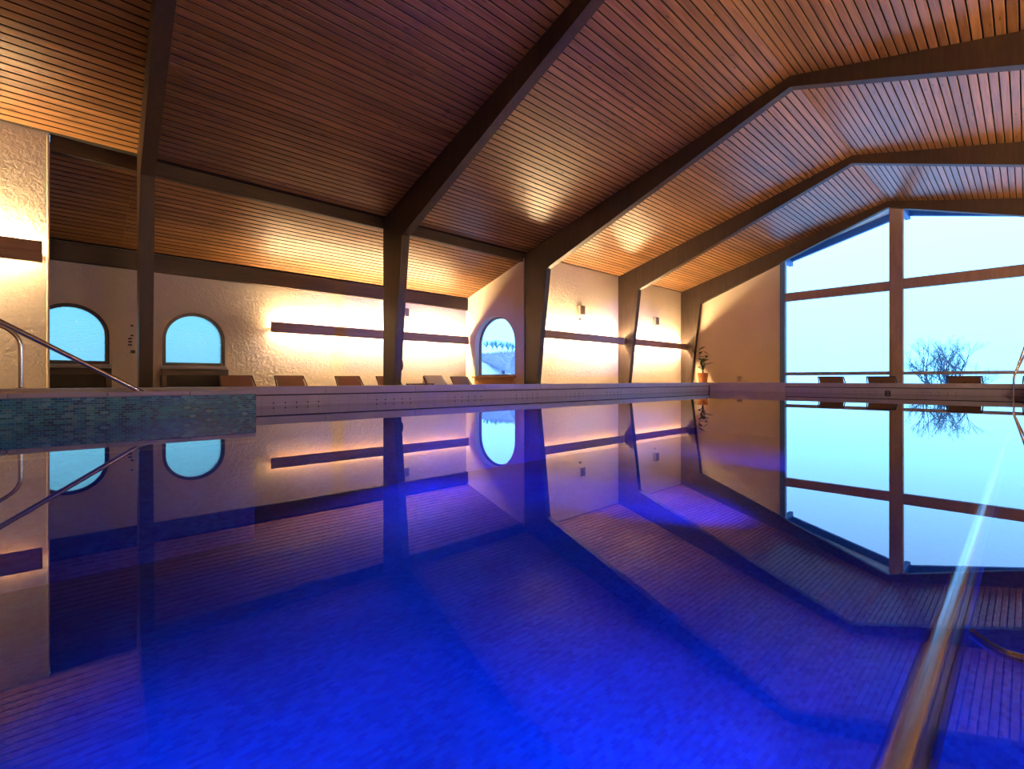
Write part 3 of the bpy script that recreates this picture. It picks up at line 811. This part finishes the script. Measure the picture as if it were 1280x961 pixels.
# far corner rails
fl = thing('pool_ladder', 'slim steel ladder rails at the far rim in front of the glazed gable', 'ladder', (15.54, 0.20, 0))
m = MB(); m.tube(rounded([(0, 0, -0.7), (0, 0, 0.42), (0.12, -0.21, 1.25), (0.20, -0.24, 1.33), (0.28, -0.24, 0.9), (0.28, -0.24, RIM)], 0.06), 0.019, 12); m.build('rail', MAT['steel'], fl, smooth=True)
m = MB(); m.tube(rounded([(0.21, 0, RIM), (0.21, 0, 0.42), (0.24, -0.25, 1.15), (0.28, -0.42, 1.25), (0.32, -0.46, 0.9), (0.32, -0.46, RIM)], 0.06), 0.019, 12); m.build('rail', MAT['steel'], fl, smooth=True)
for zz in (-0.15, -0.42):
    m = MB(); m.bbox(-0.03, 0.03, -0.42, -0.0, zz, zz + 0.03, 0.006); m.build('step', MAT['steel'], fl)
m = MB(); m.tube([(0, -0.42, -0.7), (0, -0.42, -0.05), (0.05, -0.42, -0.02)], 0.019, 12); m.build('rail', MAT['steel'], fl, smooth=True)

# submerged grab rail along the viewer's side
gr = thing('grab_rail', 'polished steel grab rail running just under the water along the viewer side', 'grab rail', (0, 0.083, -0.027))
m = MB(); m.tube([(-0.5, 0, 0), (0, 0, 0), (1, 0, 0), (2, 0, 0), (3.4, 0, 0), (4.8, 0, 0)], 0.0225, 32); m.build('rail', MAT['rail_steel'], gr, smooth=True)
for xx in (1.08, 2.9, 4.7):
    m = MB(); m.tube(rounded([(xx, 0, -0.01), (xx + 0.02, -0.05, -0.05), (xx + 0.02, -0.128, -0.05)], 0.02), 0.008, 10); m.build('bracket', MAT['steel'], gr, smooth=True)

# ------------------------------------------------------------------ radiators
def radiator(xc, label):
    root = thing('radiator', label, 'radiator', (xc, Y_AISLE, DECK))
    w, h = 1.19, 0.865
    m = MB(); m.bbox(-w / 2, w / 2, -0.15, -0.13, h - 0.12, h, 0.004); m.bbox(-w / 2, w / 2, -0.15, -0.02, h - 0.02, h + 0.005, 0.004)
    m.bbox(-w / 2, -w / 2 + 0.09, -0.15, -0.02, 0.0, h - 0.121, 0.004); m.bbox(w / 2 - 0.09, w / 2, -0.15, -0.02, 0.0, h - 0.121, 0.004)
    m.bbox(-w / 2 + 0.09, w / 2 - 0.09, -0.15, -0.02, 0.0, 0.12, 0.004)
    m.build('case', MAT['radiator'], root)
    m = MB()
    k = int((w - 0.18) / 0.028)
    for i in range(k):
        xx = -w / 2 + 0.095 + i * 0.028
        m.box(xx, xx + 0.013, -0.145, -0.115, 0.121, h - 0.122)
    m.build('grille_slat', MAT['radiator'], root, kind='stuff')
    m = MB(); m.box(-w / 2 + 0.09, w / 2 - 0.09, -0.10, -0.05, 0.15, h - 0.10); m.build('heating_panel', MAT['black'], root)
    return root
radiator(0.19, 'brown radiator case with slatted grille under the cut-off arched window')
radiator(2.145, 'brown radiator case with slatted grille under the second arched window')

# ------------------------------------------------------------------ sun loungers
def make_lounger(fabric):
    """origin on the deck under the middle; the person looks along +Y of the lounger, back rest at -Y"""
    root = thing('sun_lounger', 'lounger', 'sun lounger')
    w = 0.68; h = 0.30
    fm = MAT['frame_brown']
    m = MB()
    for s in (-1, 1):
        m.tube(rounded([(s * (w / 2 - 0.02), -0.55, h), (s * (w / 2 - 0.02), 1.30, h), (s * (w / 2 - 0.10), 1.36, h - 0.02)], 0.05), 0.018, 8)
    for yy in (-0.5, 0.35, 1.25):
        m.tube([(-w / 2 + 0.03, yy, h - 0.005), (w / 2 - 0.03, yy, h - 0.005)], 0.014, 8)
    m.build('frame', fm, root, smooth=True)
    for sx in (-1, 1):
        for yy in (-0.45, 1.15):
            m = MB(); m.tube([(sx * (w / 2 - 0.025), yy, h - 0.01), (sx * (w / 2 - 0.015), yy + 0.03, 0.0)], [0.018, 0.015], 8); m.build('leg', fm, root, smooth=True)
    # sling seat: thin sheet with a slight sag
    def sling(p0, p1, sag, nn=8):
        mb = MB(); vs = []; p0, p1 = Vector(p0), Vector(p1); nrm = Vector((0, -(p1 - p0).z, (p1 - p0).y)).normalized()
        for i in range(nn + 1):
            t = i / nn
            for sx in (-1, -0.5, 0, 0.5, 1):
                q = p0.lerp(p1, t) + nrm * (-sag * (1 - sx * sx) - 0.35 * sag * math.sin(math.pi * t)); vs.append((sx * (w / 2 - 0.045), q.y, q.z))
        k = len(vs)
        vs += [(x, y - nrm.y * 0.006, z - nrm.z * 0.006) for x, y, z in vs]
        fs = []
        for i in range(nn):
            for j in range(4):
                a = i * 5 + j
                fs += [(a, a + 1, a + 6, a + 5), (k + a, k + a + 5, k + a + 6, k + a + 1)]
        for i in range(nn):
            a = i * 5; fs += [(a, a + 5, k + a + 5, k + a), (a + 4, k + a + 4, k + a + 9, a + 9)]
        for j in range(4):
            a = nn * 5 + j; fs += [(j, k + j, k + j + 1, j + 1), (a, a + 1, k + a + 1, k + a)]
        mb.add(vs, fs); return mb
    sling((0, -0.05, h + 0.012), (0, 1.33, h + 0.012), 0.012).build('seat', fabric, root, smooth=True)
    # raised back rest
    bl, bz = Vector((0, -0.06, h + 0.01)), Vector((0, -0.40, 0.735))
    bk = sling(bl, bz, 0.012).build('backrest', fabric, root, smooth=True)
    m = MB()
    for s in (-1, 1):
        m.tube([(s * (w / 2 - 0.03), bl.y, bl.z), (s * (w / 2 - 0.012), (bl.y + bz.y) / 2 + 0.035, (bl.z + bz.z) / 2 - 0.015), (s * (w / 2 - 0.03), bz.y, bz.z)], 0.014, 8)
    m.tube([(-w / 2 + 0.03, bz.y, bz.z), (w / 2 - 0.03, bz.y, bz.z)], 0.013, 8)
    m.build('back_frame', fm, bk, smooth=True)
    m = MB(); m.tube([(0.0, -0.30, 0.60), (0.0, -0.48, h)], 0.011, 8); m.build('prop_stay', fm, root, smooth=True)
    return root
proto = make_lounger(MAT['mesh_brown'])
lr = [(2.79, 'brown sling lounger partly before the radiator at the arched window wall'), (3.87, 'brown sling lounger second along the arched window wall, left of the middle post'),
      (5.24, 'brown sling lounger third along the arched window wall, just left of the middle post'), (6.32, 'brown sling lounger mostly hidden behind the middle timber post'),
      (7.74, 'lounger draped with a cream towel, right of the middle post'), (8.66, 'brown sling lounger at the wall corner beside the tall arched window')]
first = True
for x, lab in lr:
    o = proto if first else copy_tree(proto); first = False
    o.location = (x, 11.07, DECK); o.rotation_euler.z = math.pi
    o['label'] = lab; o['group'] = 'loungers along the arched window wall'
for y, lab in [(3.82, 'dark lounger back at the gable window, furthest left of the mullion'), (2.67, 'dark lounger back standing in front of the gable mullion'),
               (1.04, 'dark lounger back in front of the bare tree seen through the gable'), (-0.26, 'dark lounger back at the picture edge behind the ladder rail')]:
    o = copy_tree(proto); o.location = (16.42, y, DECK); o.rotation_euler.z = -math.pi / 2
    o['label'] = lab; o['group'] = 'loungers facing the gable window'
# the towel over the fifth back rest
m = MB(); tw = 0.30
prof = [(10.815, 0.10), (10.945, 0.27), (11.075, 0.435), (11.110, 0.462), (11.145, 0.445), (11.15, 0.25), (11.15, 0.02)]
vs = []; nx = 9
for y, z in prof:
    for i in range(nx): vs.append((7.74 - tw + 2 * tw * i / (nx - 1), y + 0.352 + 0.006 * math.sin(i * 1.9 + z * 7), z + 0.012))
m.add(vs, [(a * nx + i, a * nx + i + 1, (a + 1) * nx + i + 1, (a + 1) * nx + i) for a in range(len(prof) - 1) for i in range(nx - 1)])
tow = m.build('towel', MAT['towel'], smooth=True, label='cream towel draped over a lounger back right of the middle post', category='towel')
sm = tow.modifiers.new('thickness', 'SOLIDIFY'); sm.thickness = 0.008

# low side table between the loungers
t = thing('side_table', 'low dark side table standing right of the middle timber post', 'table', (6.97, 10.9, DECK))
m = MB(); m.bbox(-0.30, 0.30, -0.22, 0.22, 0.525, 0.553, 0.006); m.build('table_top', MAT['frame_brown'], t)
for sx in (-1, 1):
    for sy in (-1, 1):
        m = MB(); m.tube([(sx * 0.26, sy * 0.18, 0.526), (sx * 0.27, sy * 0.19, 0)], 0.014, 8); m.build('leg', MAT['frame_brown'], t, smooth=True)

# cloth bag on a hook on the middle post
m_ = thing('hanging_bag', 'dark red cloth bag hung on a hook on the middle timber post', 'bag', (FX[1] + FRAME_T, 9.22, 0.55))
mb = MB(); prof = [(0.012, 0.0), (0.045, 0.03), (0.06, 0.10), (0.05, 0.18), (0.022, 0.25), (0.010, 0.27)]
mb.lathe(prof, 0.0, 0.0, 14); b_ = mb.build('bag_body', MAT['bag'], m_, smooth=True); b_.location = (0.028, 0, 0); b_.scale = (0.55, 1.2, 1)
mb = MB(); mb.tube([(0.0, 0, 0.29), (0.055, 0, 0.29), (0.06, 0, 0.30)], 0.005, 8); mb.build('hook', MAT['black'], m_)

# ------------------------------------------------------------------ speakers, sensors, socket, hooks
def speaker(x, y, z, w, h, d, label):
    root = thing('wall_speaker', label, 'speaker', (x, y, z), group='small grey wall speakers')
    m = MB(); m.bbox(-w / 2, w / 2, -d, 0, 0, h, 0.012); m.build('cabinet', MAT['speaker'], root)
    m = MB(); m.bbox(-w / 2 + 0.02, w / 2 - 0.02, -d - 0.008, -d + 0.004, 0.02, h - 0.02, 0.003); m.build('grille', plain('speaker_grille', (0.17, 0.145, 0.125), 0.7, bump=0.5, bscale=200), root)
    return root
speaker(11.97, Y_WALL, 2.36, 0.26, 0.30, 0.12, 'grey speaker box above the lamp in the first niche')
speaker(16.42, Y_WALL, 2.39, 0.26, 0.30, 0.12, 'grey speaker box above the lamp in the niche by the gable')
speaker(7.18, Y_AISLE, 2.11, 0.16, 0.25, 0.10, 'grey speaker box beside the middle post high on the window wall')
for x, lab in ((11.95, 'tiny dark sensor knob under the speaker in the first niche'), (16.42, 'tiny dark sensor knob under the speaker by the gable')):
    t = thing('sensor', lab, 'sensor', (x, Y_WALL, 2.235))
    m = MB(); m.bbox(-0.05, 0.05, -0.05, 0, -0.03, 0.03, 0.012); m.build('sensor_body', MAT['black' if x < 14 else 'plate'], t)
t = thing('socket', 'small beige socket plate low on the gable wall', 'socket', (X_GABLE, 7.36, 0.28))
m = MB(); m.bbox(-0.014, 0, -0.10, 0.10, 0, 0.21, 0.004); m.build('plate', MAT['plate'], t)
m = MB(); m.bbox(-0.02, -0.013, -0.055, 0.055, 0.03, 0.09, 0.003); m.bbox(-0.02, -0.013, -0.055, 0.055, 0.115, 0.175, 0.003); m.build('insert', MAT['speaker'], t)
for k, (z, s_) in enumerate(((1.41, 0.022), (1.22, 0.022), (1.155, 0.03), (1.095, 0.03), (1.035, 0.03), (0.905, 0.035))):
    t = thing('coat_hook', ['tiny dark hook topmost in the column left of the thin post', 'tiny dark hook second from top left of the thin post', 'tiny dark hook third from top left of the thin post',
                            'tiny dark hook fourth from top left of the thin post', 'tiny dark hook fifth from top left of the thin post', 'round dark knob lowest in the column left of the thin post'][k], 'hook', (1.07 + (0.03 if k in (1, 0) else 0.045 if k == 5 else 0), Y_AISLE, z))
    m = MB(); m.bbox(-s_, s_, -0.03, 0, -0.016 if k < 5 else -0.03, 0.016 if k < 5 else 0.03, 0.005); m.build('hook_body', MAT['black'], t)
# inlet nozzle in the far rim
t = thing('inlet_nozzle', 'dark round inlet nozzle at the waterline of the far rim', 'nozzle', (X_POOL_F + 0.025, 2.45, 0.035))
m = MB(); n = 16
m.tube([(-0.012, 0.05 * math.cos(2 * math.pi * k / n), 0.03 * math.sin(2 * math.pi * k / n)) for k in range(n + 1)], 0.012, 8, caps=False); m.build('ring', MAT['black'], t, smooth=True)
m = MB(); m.bbox(-0.01, 0.0, -0.03, 0.03, -0.012, 0.012, 0.003); m.build('nozzle_mouth', MAT['band'], t)

# ------------------------------------------------------------------ potted plant on a stand in the far corner
PLX, PLY = 18.08, 8.515
t = thing('plant_stand', 'tall plinth hidden behind the rim under the potted plant', 'stand', (PLX, PLY, DECK))
m = MB(); m.bbox(-0.17, 0.17, -0.17, 0.17, 0, 0.03, 0.005); m.bbox(-0.14, 0.14, -0.14, 0.14, 0.03, 0.42, 0.006); m.bbox(-0.17, 0.17, -0.17, 0.17, 0.42, 0.45, 0.005); m.build('plinth', MAT['board'], t)
pl = thing('potted_plant', 'leafy green plant in a terracotta pot in the corner by the gable', 'plant', (PLX, PLY, DECK + 0.45))
m = MB(); m.lathe([(0.125, 0.0), (0.155, 0.12), (0.172, 0.30), (0.178, 0.305), (0.186, 0.34), (0.188, 0.46), (0.172, 0.462), (0.165, 0.42)], 0, 0, 28); m.build('pot', MAT['pot'], pl, smooth=True)
m = MB(); m.lathe([(0.01, 0.40), (0.163, 0.405), (0.164, 0.425), (0.01, 0.435)], 0, 0, 20); m.build('soil', MAT['soil'], pl)
stems = [((0.00, 0.02, 0.42), (0.01, 0.05, 0.75), (0.02, 0.13, 1.10), (0.02, 0.19, 1.32)), ((0.0, -0.01, 0.42), (-0.02, -0.03, 0.70), (-0.03, -0.10, 0.92), (-0.03, -0.22, 1.15)),
         ((0.02, 0.0, 0.42), (0.03, 0.03, 0.62), (0.05, 0.08, 0.82), (0.03, 0.10, 0.98)), ((-0.02, 0.0, 0.42), (-0.05, -0.04, 0.58), (-0.07, -0.10, 0.70), (-0.07, -0.17, 0.80))]
for s_ in stems:
    m = MB(); m.tube(s_, [0.014, 0.011, 0.008, 0.004], 8); m.build('stem', MAT['stem'], pl, smooth=True)
def leaf_mesh(L, W):
    mb = MB(); vs = []; n = 6
    for i in range(n + 1):
        t = i / n; w = W * math.sin(math.pi * min(1, t * 0.96 + 0.04)) ** 0.8; zc = -0.25 * L * t * t
        vs += [(-w, L * t, zc + 0.12 * w), (0, L * t, zc), (w, L * t, zc + 0.12 * w)]
    fs = []
    for i in range(n):
        a = i * 3; fs += [(a, a + 1, a + 4, a + 3), (a + 1, a + 2, a + 5, a + 4)]
    mb.add(vs, fs); return mb.mesh('leaf', MAT['leaf'], True)
lm = [leaf_mesh(0.24, 0.045), leaf_mesh(0.18, 0.042), leaf_mesh(0.30, 0.05)]
rr = random.Random(5)
for s_, cnt, t0 in ((stems[0], 10, 0.35), (stems[1], 9, 0.30), (stems[2], 12, 0.2), (stems[3], 6, 0.4)):
    for i in range(cnt):
        t_ = t0 + (1 - t0) * i / (cnt - 1)
        f_ = t_ * 3; k = min(2, int(f_)); p = Vector(s_[k]).lerp(Vector(s_[k + 1]), f_ - k)
        o = link('leaf', lm[rr.randrange(3)], pl, p)
        o.rotation_euler = (rr.uniform(0.2, 1.1), rr.uniform(-0.4, 0.4), i * 2.4 + rr.uniform(-0.4, 0.4))

# ------------------------------------------------------------------ outside: misty slope, bare tree, frosted bank
def branch(mb, p, d, L, r, depth, rr, spread=0.6, up=0.12):
    pts = [p]; q = p.copy(); dd = d.copy()
    n = 3 if depth > 1 else 2
    for i in range(n):
        dd = (dd + Vector((rr.gauss(0, 0.12), rr.gauss(0, 0.12), rr.gauss(0, 0.08) + up))).normalized()
        q = q + dd * (L / n); pts.append(q.copy())
    mb.tube(pts, [r * (1 - 0.45 * i / n) for i in range(n + 1)], 5 if depth > 2 else 3, caps=False)
    if depth == 0: return
    k = rr.choice((2, 3, 3)) if depth > 1 else rr.choice((3, 4))
    for i in range(k):
        t = rr.uniform(0.35, 1.0) if i else 1.0
        base = pts[0].lerp(pts[-1], t) if t < 1 else pts[-1]
        j = min(n - 1, int(t * n)); base = pts[j].lerp(pts[j + 1], t * n - j) if t < 1 else pts[-1]
        nd = (dd + Vector((rr.gauss(0, spread), rr.gauss(0, spread), rr.gauss(0, spread * 0.5)))).normalized()
        branch(mb, base, nd, L * rr.uniform(0.6, 0.82), r * 0.58, depth - 1, rr, spread, up)
def bare_tree(name, label, loc, h, seed, mat, trunk_h, depth=6, mains=4, group=None, spread=0.6, thick=1.0):
    rr = random.Random(seed)
    root = thing(name, label, 'tree', loc, group=group)
    m = MB(); m.tube([(0, 0, 0), (0.02 * h, 0, trunk_h * 0.5), (0, 0.01 * h, trunk_h)], [0.035 * h, 0.028 * h, 0.024 * h], 8); m.build('trunk', mat, root, smooth=True)
    m = MB()
    for i in range(mains):
        a = 2 * math.pi * i / mains + rr.uniform(-0.4, 0.4)
        d = Vector((math.cos(a) * 0.75, math.sin(a) * 0.75, 0.75)).normalized()
        branch(m, Vector((0, 0.01 * h, trunk_h * rr.uniform(0.85, 1.0))), d, h * 0.26, 0.016 * h * thick, depth - 1, rr, spread)
    m.build('branches', mat, root)
    return root
bare_tree('bare_tree', 'bare winter tree seen through the gable window above a lounger', (27.0, 2.30, -2.6), 3.9, 4, MAT['bark'], 2.2, 7, 7, spread=0.62).scale = (0.9, 0.9, 1.0)

# snowy ground: falls away beyond the gable, rises beyond the arched window
def ground_z(x, y):
    z = -0.9
    if y < 13.5: z -= 1.7 * min(1, max(0, (x - 19.5) / 5.0))
    z += 0.38 * min(6.0, max(0, y - 13.5)) + 0.132 * min(21, max(0, y - 24)) + 0.05 * max(0, y - 45)
    return z + 0.08 * math.sin(x * 0.5) * math.sin(y * 0.4)
mb = MB(); nx, ny = 34, 34
vs = []
for j in range(ny + 1):
    for i in range(nx + 1):
        x = -20 + 100 * i / nx; y = 12.6 + 70 * j / ny
        vs.append((x, y, ground_z(x, y)))
mb.add(vs, [(j * (nx + 1) + i, j * (nx + 1) + i + 1, (j + 1) * (nx + 1) + i + 1, (j + 1) * (nx + 1) + i) for j in range(ny) for i in range(nx)])
mb.build('ground', MAT['snow'], smooth=True, label='snowy field rising outside the arched windows', kind='structure')
mb = MB(); vs = []
for j in range(13):
    for i in range(13):
        x = 18.9 + 60 * (i / 12) ** 1.5; y = -14 + 26.6 * j / 12
        vs.append((x, y, ground_z(x, y) - 0.02))
mb.add(vs, [(j * 13 + i, j * 13 + i + 1, (j + 1) * 13 + i + 1, (j + 1) * 13 + i) for j in range(12) for i in range(12)])
mb.build('ground', MAT['snow'], smooth=True, label='snowy slope falling away outside the gable', kind='structure')

ft = None
rr = random.Random(21)
far_spots = [(40.0, 42.35), (37.6, 40.55), (40.6, 44.85), (38.2, 43.15), (40.8, 46.95), (38.4, 45.3)]      # from the right to the left
for i, (x, y) in enumerate(far_spots):
    lab = 'far frosted tree on the hill through the tall arched window, %s' % ('rightmost of the row', 'second from the right', 'third from the right', 'third from the left', 'second from the left', 'leftmost of the row')[i]
    if ft is None:
        ft = bare_tree('frosted_tree', lab, (x, y, ground_z(x, y)), 3.0, 5, MAT['far_tree'], 0.35, 5, 6, group='far frosted trees on the hill', spread=0.8, thick=2.6); o = ft
    else:
        o = copy_tree(ft); o.location = (x, y, ground_z(x, y)); o.rotation_euler.z = rr.uniform(0, 6)
    s_ = rr.uniform(0.9, 1.15); o.scale = (s_ * 0.40, s_ * 0.40, s_ * 0.50)
    o['label'] = lab
# frosted bank with twigs
def hedge_axis(t): return Vector((15.5 + 1.0 * t, 15.9 + 4.2 * t, 1.02 + 0.55 * t)), 0.66 - 0.50 * t
mb = MB(); rr = random.Random(9)
for i in range(520):
    t = rr.random(); c_, r_ = hedge_axis(t)
    for k in range(5):
        d = Vector((rr.gauss(0, 0.7), rr.gauss(0, 0.7), rr.gauss(0.35, 0.6))).normalized()
        p = c_ + d * r_ * 0.6 + Vector((rr.uniform(-0.1, 0.1), rr.uniform(-0.1, 0.1), 0)); q = c_ + d * r_ * rr.uniform(0.95, 1.3)
        mb.tube([p, (p + q) / 2 + Vector((rr.gauss(0, 0.03), rr.gauss(0, 0.03), 0)), q], [0.010, 0.007, 0.004], 3, caps=False)
hb = thing('frosted_hedge', 'grey-lilac frosted hedge close outside the tall arched window', 'hedge', (0, 0, 0))
mb.build('hedge_twigs', MAT['frost'], hb, kind='stuff')
mb = MB()
ring = [hedge_axis(k / 8) for k in range(9)]
mb.tube([c for c, r in ring], [r * 0.85 for c, r in ring], 10); mb.build('hedge_body', MAT['frost'], hb, smooth=True)
for c, r in ring[1::2]:
    mb = MB(); mb.tube([(c.x, c.y, ground_z(c.x, c.y) - 0.05), tuple(c)], 0.08, 6); mb.build('stem', MAT['bark'], hb)
